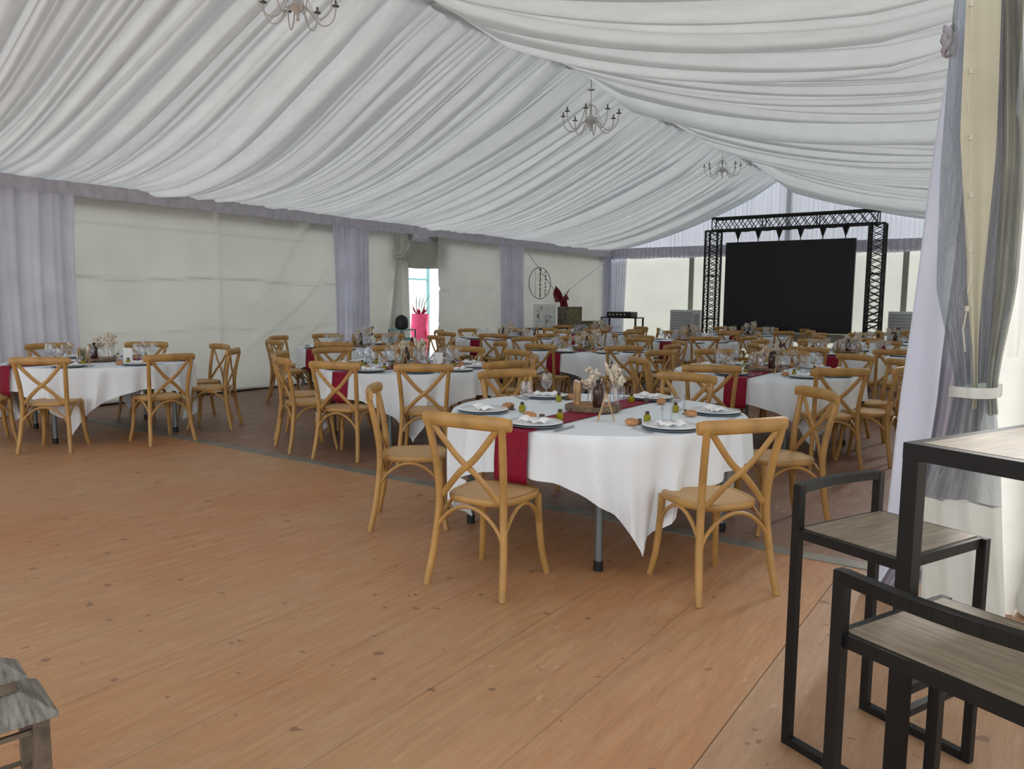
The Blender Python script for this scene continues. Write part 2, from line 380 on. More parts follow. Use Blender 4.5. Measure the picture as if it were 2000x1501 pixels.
# ------------------------------------------------------------------ gable wall
def gz(x):
    d = abs(x-XRIDGE); return 4.66-.44*d+(.0275 if x < XRIDGE else .044)*d*d
def gab(u, v):
    x = XL+(2.7-0+XR-XL-2.7)*u; return (x, YG+.05+.004*math.sin(x*30), .02+2.7*v)
struct(MB().grid(gab, 60, 6).build('wall_back', M_gable))
def gabup(u, v):
    x = XL+(XR-XL)*u; zt = gz(x)+.15; return (x, YG-.02+.016*math.sin(x*62+.5*math.sin(x*7))+.008*math.sin(x*117), 2.72+(zt-2.72)*v)
struct(MB().grid(gabup, 700, 4).build('wall_back_upper', M_voileW))
def valf(u, v):
    x = XL+.1+(XR-XL-.1)*u; return (x, YG-.09+.022*math.sin(x*48+1.2*math.sin(x*3))+.012*math.sin(x*101), 2.65+.3*v+.01*math.sin(x*5)*(1-v))
struct(MB().grid(valf, 700, 3).build('trim_11', M_band))
M_post = mat('grey_post', (160, 158, 150), .6)
for i, x in enumerate((-7.72, -2.6)):
    struct(MB().box(x-.06, x+.06, YG-.02, YG+.04, 0, 2.7).build('trim_%d' % (12+i), M_post, smooth=False))
struct(MB().box(XRIDGE-.06, XRIDGE+.06, YG+.03, YG+.1, 0, 4.75).build('trim_14', M_post, smooth=False))
# right wall behind the post
panel('wall_right', XR+.12, 4.6, 19.5, .03, 3.4, M_canvas, 60, 20, .01, 21)

# tension straps, an X across the rear left bay
t = MB().tube([(XL+.2, 14.95, 2.66), (XL+.2, 16.45, 1.6)], .012, 5).build('tension_strap', M_ac)
tag(t, 'thin grey diagonal strap from the rear left post down to the burgundy bow', 'strap')
t = MB().tube([(XL+.2, 19.35, 2.74), (XL+.2, 16.6, 1.6)], .012, 5).build('tension_strap', M_ac)
tag(t, 'thin grey diagonal strap from the far left corner down to the burgundy bow', 'strap')

# ------------------------------------------------------------------ right side: post, drape, vinyl, annex
struct(MB().box(-.28, -.16, 4.28, 4.40, 0, 3.35).build('trim_15', M_post, smooth=False))
def interp(z, pts): return float(np.interp(z, [p[0] for p in pts], [p[1] for p in pts]))
EDGE = [(0, -.64), (.4, -.545), (1.03, -.515), (1.68, -.472), (2.23, -.439), (2.54, -.408), (3.4, -.33)]
def drape(u, v):
    z = .01+3.5*v; xl = interp(z, EDGE); wd = interp(z, [(0, .05), (.4, .13), (1, .15), (2, .13), (2.6, .09), (3.5, .05)])
    return (xl+wd*u, 4.0+.02*math.sin(u*5)+.01*math.sin(z*6+u*4), z)
dr = MB().grid(drape, 14, 60)
dd = dr.build('entrance_drape', M_drape); sm = dd.modifiers.new('solid', 'SOLIDIFY'); sm.thickness = .008
tag(dd, 'tall pale lilac fabric drape hanging at the right edge of the hall', 'drape')
def drape2(u, v):
    z = .0+3.45*v; xl = interp(z, EDGE)+interp(z, [(0, .05), (.4, .12), (1, .14), (2, .12), (2.6, .08), (3.5, .04)])
    wd = interp(z, [(0, .16), (1, .2), (2, .2), (3.5, .1)])
    return (xl+wd*u, 4.05+.03*math.sin(u*16+z*.5)+.012*math.sin(u*37), z)
d2 = MB().grid(drape2, 50, 30).build('post_drape', M_drapeG)
tag(d2, 'grey lilac fabric covering the post behind the pale entrance drape', 'drape')
b = MB()
for k in range(7):
    pts = [(-.41+.022*math.sin(k*2+t_*5), 3.94+.02*math.cos(k+t_*4), 2.52+.13*t_) for t_ in np.linspace(0, 1, 7)]
    b.tube(pts, [.006+.009*math.sin(PI*t_) for t_ in np.linspace(0, 1, 7)], 7)
kn = b.build('tied_fabric_bunch', M_drapeG); tag(kn, 'bunched lilac fabric knotted at the top of the entrance drape', 'fabric knot')

# gathered clear vinyl sidewall, tied at one metre
TZ = 1.09
def vspan(z):
    xl = interp(z, [(.0, -.33), (.3, -.345), (.62, -.37), (.9, -.29), (TZ, -.262), (1.2, -.285), (1.5, -.36), (2.0, -.375), (2.6, -.37), (3.3, -.33)])
    xr = interp(z, [(.0, -.06), (.15, -.03), (.45, -.06), (.8, -.09), (TZ, -.125), (1.2, -.12), (1.5, -.09), (2.0, -.09), (2.6, -.14), (3.3, -.2)])
    return xl, xr
def vin(u, v, z0, z1, y=3.6, u0=0, u1=1):
    z = z0+(z1-z0)*v; xl, xr = vspan(z); uu = u0+(u1-u0)*u
    k = .022; q = math.exp(-((z-TZ)/.3)**2)
    return (xl+(xr-xl)*uu, y+k*math.sin(uu*11+1.3*math.sin(z*2.3))+.02*q*math.sin(uu*38)+.005*math.sin(uu*31+3*z)-.05*q, z)
vn = empty('rolled_vinyl_sidewall', (0, 0, 0)); tag(vn, 'clear vinyl tent sidewall gathered and tied back at the right hand post', 'tent sidewall')
MB().grid(lambda u, v: vin(u, v, .62, 3.3), 80, 60).build('window', M_vinyl, vn)
MB().grid(lambda u, v: vin(u, v, .02, .63, 3.6), 60, 14).build('skirt', M_skirt, vn)
def flapc(u, v):
    z = 1.02+2.2*v; xl, xr = vspan(z)
    a = interp(z, [(1.02, .42), (1.25, .45), (1.6, .40), (2.1, .24), (2.6, .22), (3.3, .2)]); c = interp(z, [(1.02, .56), (1.25, .56), (1.6, .62), (2.1, .68), (2.6, .72), (3.3, .75)])
    q = a+(c-a)*u
    return (xl+(xr-xl)*q, 3.53+.012*math.sin(u*6+z*2)+.02*u, z)
fp = MB().grid(flapc, 12, 40).build('flap', M_flap, vn)
def flapd(u, v):
    z = 1.0+2.2*v; xl, xr = vspan(z); q = .74+.3*u
    return (xl+(xr-xl)*q, 3.55+.04*math.sin(u*9+z)+.02*math.sin(u*23), z)
MB().grid(flapd, 30, 30).build('folded_edge', M_fold, vn)
for k, (px_, z_) in enumerate(((-.30, 2.58), (-.285, 2.33), (-.27, 2.08), (-.255, 1.86), (-.245, 1.65), (-.24, 1.42))):
    b = MB(); b.lathe([(0.001, -.012), (.008, -.01), (.008, .01), (.001, .012)], 8, (px_, 3.5, z_))
    b.tube([(px_, 3.5, z_), (px_+.008*(-1)**k, 3.495, z_-.08), (px_+.004, 3.5, z_-.17)], .0028, 5)
    b.build('lacing_loop', M_rope, vn)
def tieb(u, v):
    a = u*2*PI; return (-.195+.092*math.cos(a), 3.56+.105*math.sin(a), TZ-.02+.042*v+.008*math.cos(a*1)+.004*math.sin(2*a))
MB().grid(tieb, 40, 3).build('tie_band', M_skirt, vn)
# second white sheet standing behind the vinyl, reaching the floor
def sk2(u, v):
    z = .0+1.2*v; xl = interp(z, [(0, -.33), (.5, -.42), (1.2, -.4)]); xr = interp(z, [(0, -.01), (.12, .03), (.45, .07), (.8, .02), (1.2, -.02)])
    return (xl+(xr-xl)*u, 4.12+.02*math.sin(u*8)+.02*math.sin(z*5), z)
s2 = MB().grid(sk2, 30, 24).build('white_vinyl_sheet', M_skirt); tag(s2, 'white vinyl sheet hanging to the floor behind the clear tied sidewall', 'vinyl sheet')
# annex end wall to the right of the post
def annex(u, v):
    x = .02+2.6*u; z = .02+2.5*v; return (x, 4.55+.02*math.sin(x*14)+.01*math.sin(x*31+z), z)
struct(MB().grid(annex, 80, 20).build('wall_annex', M_skirt))
MB_ = MB().box(.22, .62, 4.50, 4.52, .75, 1.5); struct(MB_.build('window_1', M_vinyl, smooth=False))
def annr(u, v): return (-.12+3.2*u, 4.7-7.4*v, 2.78+.33*u-.02*math.sin(v*30))
struct(MB().grid(annr, 20, 50).build('ceiling_annex', M_tan))
# canvas ends hanging beside the vinyl (brown reverse)
def br(u, v):
    z = 1.15+.7*v; return (-.015+.02*u+.05*(v-.5)*u, 3.95+.01*math.sin(v*9), z+.15*u*(v-.5))
tg = MB().grid(br, 6, 16).build('hanging_canvas_end', M_tan); tag(tg, 'narrow brown canvas end hanging beside the tied clear sidewall', 'canvas strip')
b = MB(); b.lathe([(.10, 0), (.13, .02), (.135, .1), (.12, .13), (.11, .25), (.09, .3), (.05, .33)], 20)
o = b.build('ballast_weight', M_skirt); o.location = (.13, 4.18, 0); tag(o, 'white plastic ballast weight standing by the right hand post', 'ballast weight')
o = MB().box(-.06, .06, -.05, .05, 0, .03).box(-.05, .05, -.04, .04, .03, .045).build('wooden_block', M_tube, smooth=False, bevel=.003); o.location = (.08, 3.55, 0)
tag(o, 'small pale wooden block on the floor near the ballast weight', 'block')

# ------------------------------------------------------------------ chair
def rail_y(x): return -.285+.04*(x/.25)**2
def make_chair():
    root = empty('bistro_chair')
    # seat outline
    def outl(sc_, n=40, z=0):
        pts = []
        for i in range(n):
            a = 2*PI*i/n; ca, sa = math.cos(a), math.sin(a)
            e = .62; x = math.copysign(abs(ca)**e, ca); y = math.copysign(abs(sa)**e, sa)
            wd = .205+.018*y
            pts.append((x*wd*sc_, y*.205*sc_, z))
        return pts
    b = MB(); n = 40
    rings = [outl(.80, n, .435), outl(.97, n, .432), outl(1.0, n, .44), outl(1.0, n, .458), outl(.97, n, .466), outl(.86, n, .465), outl(.84, n, .458)]
    vs = [p for r in rings for p in r]; k = len(rings)
    b.add(vs, [(i*n+j, i*n+(j+1) % n, ((i+1) % k)*n+(j+1) % n, ((i+1) % k)*n+j) for i in range(k) for j in range(n)])
    b.build('seat_frame', M_wood, root)
    b = MB(); vs = [(0, 0, .467)]+outl(.45, n, .466)+outl(.87, n, .463)
    b.add(vs, [(0, 1+j, 1+(j+1) % n) for j in range(n)]+[(1+j, 1+n+j, 1+n+(j+1) % n, 1+(j+1) % n) for j in range(n)])
    b.build('rattan_seat', M_rat, root)
    for s in (-1, 1):
        pts = curve([(s*.228, -.262, 0), (s*.208, -.222, .2), (s*.192, -.2, .43), (s*.198, -.215, .62), (s*.218, -.262, .845)], 5)
        MB().tube(pts, [.0185+.0015*math.sin(PI*i/(len(pts)-1)) for i in range(len(pts))], 10).build('rear_leg', M_wood, root)
        pts = curve([(s*.172, .168, .44), (s*.176, .175, .3), (s*.188, .19, .13), (s*.208, .212, 0)], 5)
        MB().tube(pts, [.0205-.0035*i/(len(pts)-1) for i in range(len(pts))], 10).build('front_leg', M_wood, root)
    b = MB(); X = np.linspace(-.258, .258, 17); vs = []; sec = 12
    for x in X:
        t = min(1, (1-abs(x)/.265)*6)**.5
        for j in range(sec):
            a = 2*PI*j/sec; vs.append((x, rail_y(x)+.0185*math.cos(a)*(.55+.45*t), .855+.006*(1-(x/.25)**2)+.036*math.sin(a)*(.7+.3*t)))
    nn = len(X); b.add(vs, [(i*sec+j, (i+1)*sec+j, (i+1)*sec+(j+1) % sec, i*sec+(j+1) % sec) for i in range(nn-1) for j in range(sec)]+[tuple(range(sec)), tuple((nn-1)*sec+j for j in range(sec))[::-1]])
    b.build('top_rail', M_wood, root)
    for s in (-1, 1):
        pts = curve([(s*.195, -.262, .838), (s*.06, -.243-.004*s, .68), (-s*.05, -.228-.004*s, .59), (-s*.172, -.2, .462)], 5)
        b = MB(); b.tube(pts, .0175, 8, flat=.5, upv=(0, 1, 0)); b.build('cross_slat', M_wood, root)
    def arch(a, c, peak):
        a = Vector(a); c = Vector(c); mid = (a+c)/2; P = []
        for i in range(17):
            t = i/16; p = a.lerp(c, t); h = math.sin(PI*t)**.62; P.append((p.x, p.y, a.z+(peak-a.z)*h))
        return MB().tube(P, .0105, 8)
    for nm, a, c in (('back', (-.205, -.218, .255), (.205, -.218, .255)), ('front', (-.18, .182, .26), (.18, .182, .26)), ('l', (-.2, -.215, .255), (-.182, .18, .255)), ('r', (.2, -.215, .255), (.182, .18, .255))):
        arch(a, c, .425).build('arched_brace', M_wood, root)
    return root
CHAIR = make_chair()

# ------------------------------------------------------------------ tables
TR, TH = .91, .745
def make_table():
    root = empty('banquet_table')
    MB().lathe([(.86, .70), (TR, .705), (TR, TH), (.001, TH)], 48).build('tabletop', M_oak, root)
    for a in (45, 135, 225, 315):
        x, y = .80*math.cos(R(a-15)), .80*math.sin(R(a-15))
        lg = MB().tube([(x, y, .70), (x, y, .04)], .021, 12).build('table_leg', M_greym, root)
        MB().tube([(x, y, .055), (x, y, 0)], .026, 12).build('rubber_foot', M_blackp, lg)
    return root
TABLE = make_table()
def make_cloth(seed):
    r = np.random.RandomState(seed); NA = 192; h = 1.145; NR = 14
    ph = r.uniform(0, 6, 4); b = MB(); vs = [(0, 0, TH+.006)]; fs = []
    for j in range(1, 5):
        for i in range(NA):
            a = 2*PI*i/NA; vs.append((TR*j/4*math.cos(a)*(1 if j < 4 else 1.003), TR*j/4*math.sin(a)*(1 if j < 4 else 1.003), TH+.006))
    for j in range(1, NR+1):
        for i in range(NA):
            a = 2*PI*i/NA; rad = h/max(abs(math.cos(a)), abs(math.sin(a)))
            rad -= .05*math.exp(-(((a % (PI/2))-PI/4)/.06)**2)
            drop = (rad-TR)*j/NR; cor = math.cos(4*(a-PI/4))*.5+.5
            am = .012*min(1, drop/.05)+.11*drop
            k = am*(math.sin(a*23+ph[0]+.4*math.sin(a*3))*.6+math.sin(a*37+ph[1])*.35)
            out = TR*1.003+.012*min(1, drop/.04)+.035*drop*(1-cor)+k-.10*drop*cor*(1-math.exp(-drop*3))
            # the hanging corner gathers towards its tip
            ac = (a % (PI/2))-PI/4; aa = a-ac*min(.55, .75*drop*cor)
            vs.append((out*math.cos(aa), out*math.sin(aa), TH+.006-drop*.985))
    for i in range(NA): fs.append((0, 1+i, 1+(i+1) % NA))
    for j in range(3+NR):
        for i in range(NA): fs.append((1+j*NA+i, 1+(j+1)*NA+i, 1+(j+1)*NA+(i+1) % NA, 1+j*NA+(i+1) % NA))
    b.add(vs, fs); return b.build('tablecloth', M_cloth)
CLOTHS = [make_cloth(s) for s in (1, 2, 3)]
def make_runner():
    b = MB(); P = []
    L_ = TR+.017
    for t in np.linspace(0, 1, 7): P.append((-L_-.036-.006*math.sin(t*5), TH+.008-.275*(1-t)))
    P.append((-L_+.0, TH+.0135))
    for y in np.linspace(-L_+.03, L_-.03, 9): P.append((y, TH+.0125))
    P.append((L_-.0, TH+.0135))
    for t in np.linspace(1, 0, 7): P.append((L_+.036+.006*math.sin(t*5), TH+.008-.275*(1-t)))
    n = len(P); xs = np.linspace(-.105, .105, 7)
    vs = [(x, y*(1-.012*(abs(x)/.1)**2), z) for y, z in P for x in xs]
    b.add(vs, [(i*7+j, i*7+j+1, (i+1)*7+j+1, (i+1)*7+j) for i in range(n-1) for j in range(6)])
    o = b.build('table_runner', M_burg); s = o.modifiers.new('solid', 'SOLIDIFY'); s.thickness = .002; s.offset = 1; return o
RUNNER = make_runner()

# ------------------------------------------------------------------ tableware prototypes
Z0 = TH+.0095
def make_plate():
    root = empty('place_setting_plate')
    MB().lathe([(.10, 0), (.157, .005), (.16, .008), (.152, .009), (.001, .009)], 32).build('charger', M_rim, root)
    MB().lathe([(.08, .0095), (.14, .014), (.156, .019), (.153, .021), (.10, .0145), (.001, .0145)], 32).build('plate', M_plate, root)
    return root
def make_napkin():
    b = MB(); b.grid(lambda u, v: ((u-.5)*.17, (v-.5)*.085+.01*math.sin(u*7), .026+.012*math.sin(PI*v)*(1+.5*math.sin(u*9))+.006*math.sin(u*17)), 16, 10)
    o = b.build('napkin', M_nap); s = o.modifiers.new('solid', 'SOLIDIFY'); s.thickness = .004; return o
def make_roll():
    b = MB(); b.lathe([(.004, .0), (.026, .004), (.034, .016), (.031, .029), (.018, .038), (.001, .041)], 16); o = b.build('bread_roll', M_bread); return o
def make_oil():
    root = empty('olive_oil_bottle')
    MB().lathe([(.019, 0), (.021, .003), (.021, .034), (.013, .041), (.009, .043)], 14).build('bottle_body', M_oil, root)
    MB().lathe([(.009, .042), (.012, .044), (.012, .058), (.007, .061)], 12).build('cap', M_cap, root)
    return root
def make_wine():
    root = empty('wine_glass')
    MB().lathe([(.033, .0), (.031, .003), (.005, .006), (.004, .04), (.004, .088), (.008, .094)], 14, cap=False).build('stem', M_glass, root)
    MB().lathe([(.004, .092), (.022, .1), (.036, .12), (.041, .145), (.038, .175), (.032, .2)], 18, cap=False).build('bowl', M_glass, root)
    return root
def make_tumbler():
    return MB().lathe([(.001, .004), (.026, .003), (.030, .012), (.035, .06), (.033, .095)], 18, cap=False).build('water_glass', M_glass)
def make_fork():
    b = MB(); b.beam((0, -.09, .003), (0, .04, .005), .009, .002); b.box(-.011, .011, .04, .055, .003, .0055)
    for x in (-.009, -.003, .003, .009): b.box(x-.0015, x+.0015, .055, .095, .003, .0055)
    return b.build('fork', M_steelc, smooth=False)
def make_knife():
    b = MB(); b.beam((0, -.1, .004), (0, .0, .004), .012, .005); b.box(-.008, .009, 0, .11, .003, .005); return b.build('knife', M_steelc, smooth=False)
def make_slice():
    root = empty('wood_slice')
    MB().lathe([(.168, 0), (.175, .004), (.176, .028), (.170, .031)], 40).build('bark', M_bark, root)
    MB().lathe([(.168, .0305), (.001, .0325)], 40, cap=False).build('cut_face', M_cork, root)
    return root
def make_bottle():
    root = empty('brown_bottle')
    MB().lathe([(.03, 0), (.034, .005), (.034, .1), (.03, .118), (.014, .132), (.011, .15), (.014, .152), (.014, .16), (.009, .162)], 20).build('bottle_body', M_brown, root)
    MB().lathe([(.0145, .149), (.0155, .151), (.0155, .166), (.012, .168)], 14).build('cap', M_blackp, root)
    return root
def make_vase(seed, kind):
    root = empty('dried_flower_vase'); r = random.Random(seed)
    MB().lathe([(.022, 0), (.026, .004), (.027, .07), (.018, .09), (.02, .1)], 16, cap=False).build('glass_vase', M_glass, root)
    st = MB(); fl = MB(); dk = MB()
    for k in range(22):
        a = r.uniform(0, 2*PI); sp = r.uniform(.01, .055); h = r.uniform(.12, .21)
        p0 = Vector((0, 0, .01)); p1 = Vector((sp*.3*math.cos(a), sp*.3*math.sin(a), h*.55)); p2 = Vector((sp*math.cos(a), sp*math.sin(a), h))
        st.tube([p0, p1, p2], .0011, 4)
        tgt = dk if (kind == 1 and k % 5 == 0) else fl
        if k % 3 == 0:
            for q in range(9):
                o_ = Vector((r.gauss(0, .012), r.gauss(0, .012), r.gauss(0, .012))); c = p2+o_
                s_ = r.uniform(.008, .014); tgt.lathe([(.0005, -s_), (s_*.8, -s_*.3), (s_*.7, s_*.5), (.0005, s_)], 6, c)
        elif k % 3 == 1:
            d = (p2-p1).normalized(); tgt.tube([p2-d*.03, p2-d*.01, p2+d*.02, p2+d*.045], [.003, .011, .009, .001], 6)
        else:
            for q in range(4):
                c = p1.lerp(p2, .5+.16*q); aa = a+q*2; d = Vector((math.cos(aa), math.sin(aa), .5))*.022
                tgt.tube([c, c+d*.5, c+d], [.001, .006, .0008], 5, flat=.3)
    st.build('stems', M_dry, root); fl.build('dried_blooms', M_dry, root)
    if dk.v: dk.build('dark_leaves', M_dryd, root)
    return root
def make_tube_candle():
    root = empty('wooden_candle_holder')
    MB().lathe([(.015, 0), (.016, .002), (.016, .142), (.011, .144)], 16).build('wooden_tube', M_tube, root)
    MB().lathe([(.010, .143), (.010, .150), (.003, .152)], 12).build('candle', M_white, root)
    return root
def make_stand():
    root = empty('table_number_stand')
    b = MB()
    for s in (-1, 1):
        b.beam((s*.04, -.045, .0), (s*.04, 0, .165), .009, .009); b.beam((s*.035, .05, 0), (s*.035, 0, .16), .007, .007)
    b.beam((-.04, 0, .16), (.04, 0, .16), .009); b.beam((-.04, -.04, .02), (.04, -.04, .02), .008)
    b.build('easel', M_tube, root, smooth=False)
    M_ = Matrix.Rotation(R(-15), 4, 'X'); MB().box(-.032, .032, -.048, -.044, .04, .14, M_).build('card', M_moss, root, smooth=False)
    return root
def make_menu():
    root = empty('place_card'); MB().box(-.018, .018, -.014, .014, 0, .005).box(-.016, .016, -.003, .003, .004, .03).build('wood_block', M_lantd, root, smooth=False); return root
PLATE, NAP, ROLL, OIL, WINE, TUMB, FORK, KNIFE = make_plate(), make_napkin(), make_roll(), make_oil(), make_wine(), make_tumbler(), make_fork(), make_knife()
SLICE, BOT, TUBE, STAND, PCARD = make_slice(), make_bottle(), make_tube_candle(), make_stand(), make_menu()
VASE = [make_vase(3, 0), make_vase(8, 1)]
# ------------------------------------------------------------------ lay the tables
G = [-140, -100, -55, -15, 30, 75, 120, 165]
TABLES = [  # x, y, angles, descriptor, detail
 (-2.26, 4.21, None, 'nearest round table', 3),
 (-5.38, 5.87, [-79, -40, -112, -148, 176, 140, 103, 65, 28, -6], 'round table behind-left of nearest', 2),
 (-8.30, 4.20, [-50, 1, 46, 84, 131, 178, -99, -142], 'leftmost round table', 2),
 (-2.27, 7.85, [-100, -44, -10, 28, 62, 97, 132, 167, -140], 'table right behind the nearest', 2),
 (-5.32, 9.60, [-88, -40, 0, 42, 85, 128, 170, -132], 'second table of middle row', 1),
 (-8.22, 7.95, [-60, -16, 28, 72, 116, 160, -156, -106], 'second table along left wall', 1),
 (-2.20, 11.50, [-100, -55, -12, 33, 78, 123, 168, -142], 'third table on the right', 1),
 (-5.30, 13.25, G, 'third table of middle row', 0),
 (-8.22, 11.65, [-110, -65, -20, 25, 70, 115, 160, -155], 'third table along left wall', 0),
 (-2.20, 15.10, G, 'fourth table on the right', 0),
 (-5.30, 16.85, [g+12 for g in G], 'fourth table of middle row', 0),
 (-8.15, 15.10, [g-8 for g in G], 'fourth table along left wall', 0),
 (-1.55, 17.78, [g+5 for g in G], 'far right table below back wall', 0),
]
def side(a):
    # where on the table as the photo shows it; view direction runs at about 125 degrees
    v = (a-(-90+34.7)) % 360
    names = ['near', 'near right', 'right', 'far right', 'far', 'far left', 'left', 'near left']
    return names[int(((v+22.5) % 360)//45)]
def uniq(angs):
    out = []; cnt = {}
    for a in angs:
        s = side(a); cnt.setdefault(s, []).append(a); out.append(s)
    res = []
    for a, s in zip(angs, out):
        l = sorted(cnt[s], key=lambda q: ((q-(-90+34.7)) % 360))
        if len(l) > 1: s = ('first ' if l.index(a) == 0 else 'second ' if l.index(a) == 1 else 'third ')+s
        res.append(s)
    return res
for ti, (tx, ty, angs, ds, det) in enumerate(TABLES):
    place(TABLE, (tx, ty, 0), 0, 'round folding banquet table on steel legs, %s' % ds.replace('the ', ''), 'table')
    place(CLOTHS[ti % 3], (tx, ty, 0), (ti % 4)*PI/2, 'white square tablecloth draped over %s' % ds, 'tablecloth', 'white tablecloths with hanging corners')
    place(RUNNER, (tx, ty, 0), 0, 'burgundy cloth runner across %s' % ds, 'table runner', 'burgundy runners')
    if angs is None:
        seats = [(-90, 1.11, 93), (-29, 1.07, 146), (-150, 1.17, 38), (38, 1.18, 222), (148, 1.16, 333), (90, 1.14, 262)]
    else:
        rr = random.Random(ti); seats = []
        for a in angs:
            d = 1.07+rr.uniform(-.03, .06); seats.append((a, d, a+180+rr.uniform(-8, 8)))
        if ti == 1: seats[0] = (-79, 1.04, 107); seats[1] = (-40, 1.15, 128); seats[2] = (-112, 1.07, 68)
        if ti == 2: seats[0] = (-50, 1.05, 133); seats[1] = (1, 1.05, 176); seats[2] = (49, 1.1, 221)
        if ti == 3: seats[1] = (-44, 1.04, 127); seats[0] = (-100, 1.1, 112); seats[2] = (-14, 1.06, 176)
    us = uniq([s[0] for s in seats])
    for (a, d, f), nm in zip(seats, us):
        place(CHAIR, (tx+d*math.cos(R(a)), ty+d*math.sin(R(a)), 0), R(f-90), 'cross-back wooden chair, %s side of %s' % (nm, ds), 'chair', 'cross-back chairs around the tables')
    psets = [(-89, .74), (-138, .72), (149, .72), (-29, .74), (29, .73), (87, .72)] if angs is None else [(s[0], .72) for s in seats]
    un = uniq([p[0] for p in psets])
    for k, ((a, rad), nm) in enumerate(zip(psets, un)):
        ca, sa = math.cos(R(a)), math.sin(R(a)); zz = Z0+(.0055 if abs(ca*rad) < .28 else 0)
        rz = R(a+90)
        def at(r_, s_, dz=0): return (tx+r_*ca-s_*sa, ty+r_*sa+s_*ca, (Z0+(.0055 if abs(r_*ca-s_*sa) < .15 else 0))+dz)
        place(PLATE, at(rad, 0)[:2]+(zz,), rz, 'white plate on grey charger, %s place of %s' % (nm, ds), 'plate', 'plates laid on the tables')
        if det >= 1:
            place(NAP, at(rad, 0)[:2]+(zz,), rz+.4*math.sin(k*2), 'folded white napkin on %s plate of %s' % (nm, ds), 'napkin', 'napkins on the plates')
            place(ROLL, at(rad-.17, -.14+.03*math.sin(k)), k, 'small bread roll by %s plate of %s' % (nm, ds), 'bread roll', 'bread rolls', scale=(1.25, .95, 1))
            place(OIL, at(rad-.24, .02), k, 'tiny oil bottle by %s plate of %s' % (nm, ds), 'oil bottle', 'little olive oil bottles')
        if det >= 2:
            place(FORK, at(rad, -.19), rz+PI, 'steel fork left of the %s plate of %s' % (nm, ds), 'fork', 'forks')
            place(KNIFE, at(rad, .19), rz+PI, 'steel knife right of the %s plate of %s' % (nm, ds), 'knife', 'knives')
        if det == 3:
            place(PCARD, at(rad-.19, -.07), rz+.3, 'small wooden place card holder by the %s plate of %s' % (nm, ds), 'place card', 'wooden place card holders')
            if k in (3, 5, 4): place(TUMB, at(rad-.20, .13), k, 'empty water glass by the %s plate of %s' % (nm, ds), 'glass', 'glasses on the nearest table')
            if k in (1, 2): place(WINE, at(rad-.25, .12), k, 'empty wine glass by the %s plate of %s' % (nm, ds), 'glass', 'glasses on the nearest table')
        else:
            place(WINE, at(rad-.22, .10), k, 'large wine glass by %s plate of %s' % (nm, ds), 'glass', 'wine glasses on the tables')
            place(TUMB, at(rad-.27, -.02+.02*math.sin(k)) if det == 0 else at(rad-.30, -.04), k, 'water glass by %s plate of %s' % (nm, ds), 'glass', 'water glasses on the tables')
            if det <= 2: place(WINE, at(rad-.26, .17 if ti % 2 else .19), k, 'small wine glass by %s plate of %s' % (nm, ds), 'glass', 'small wine glasses on the tables', scale=.84)
    # centrepiece
    j = .05*math.sin(ti*3)
    zz = Z0+.0055
    place(SLICE, (tx-.02, ty-.02, zz), ti, 'round bark-edged wood slice at the centre of %s' % ds, 'wood slice', 'wood slice centrepieces')
    zs = zz+.0328
    place(BOT, (tx+.06+j, ty-.10, zs), 0, 'brown glass bottle on the wood slice of %s' % ds, 'bottle', 'brown bottles on the centrepieces')
    place(TUBE, (tx-.13, ty-.045, zs), 0, 'wooden tube candle holder, rear one on wood slice of %s' % ds, 'candle holder', 'wooden candle holders')
    place(TUBE, (tx-.085, ty-.09, zs), 0, 'wooden tube candle holder, front one on wood slice of %s' % ds, 'candle holder', 'wooden candle holders')
    place(VASE[0], (tx-.03, ty-.02, zs), ti*2, 'small vase of pale dried flowers, front of centrepiece, %s' % ds, 'vase', 'dried flower vases')
    place(VASE[ti % 2] if ti else VASE[1], (tx+.09, ty+.06, zs), ti, 'taller vase of dried stems, rear of centrepiece, %s' % ds, 'vase', 'dried flower vases', scale=1.15)
    place(STAND, (tx+.21, ty-.30, Z0) if ti else (tx+.24, ty-.34, Z0), R(-62+40*math.sin(ti*2)) if ti else R(-62), 'small wooden easel holding a card on %s' % ds, 'table sign', 'table number easels')
    if ti in (1, 2, 6, 7):
        o = MB().box(-.05, .05, -.002, .002, 0, .15).build('menu_card', M_card, smooth=False)
        place(o, (tx+.3, ty+.12, Z0), R(35), 'upright white menu card standing on %s' % ds, 'menu card')
        o.rotation_euler = (R(-4), 0, R(35))

# ------------------------------------------------------------------ chandeliers
def make_chandelier():
    root = empty('chandelier')
    MB().lathe([(.006, .36), (.006, .16), (.02, .14), (.012, .11), (.012, 0), (.05, -.02), (.075, -.06), (.06, -.10), (.02, -.13), (.012, -.17), (.02, -.19), (.002, -.21)], 14).build('stem', M_brass, root)
    MB().lathe([(.02, .33), (.05, .335), (.05, .345), (.02, .35)], 12).build('top_cap', M_brass, root)
    for k in range(8):
        a = 2*PI*k/8+.33; ca, sa = math.cos(a), math.sin(a)
        pr_ = [(.03, -.05), (.12, -.10), (.20, -.19), (.29, -.20), (.36, -.13), (.385, -.03), (.385, .0)]
        arm = MB().tube(curve([(r*ca, r*sa, z) for r, z in pr_], 4), .007, 6)
        pr2 = [(.02, .14), (.08, .10), (.12, -.02), (.18, -.15)]
        arm.tube(curve([(r*ca, r*sa, z) for r, z in pr2], 4), .004, 5)
        am = arm.build('arm', M_brass, root)
        MB().lathe([(.008, 0), (.036, .006), (.038, .012), (.012, .012)], 10, (.385*ca, .385*sa, 0)).build('drip_cup', M_bulb, am)
        MB().lathe([(.011, .01), (.011, .06), (.009, .065)], 8, (.385*ca, .385*sa, 0)).build('candle_socket', M_bulb, am)
    return root
CH_ = make_chandelier()
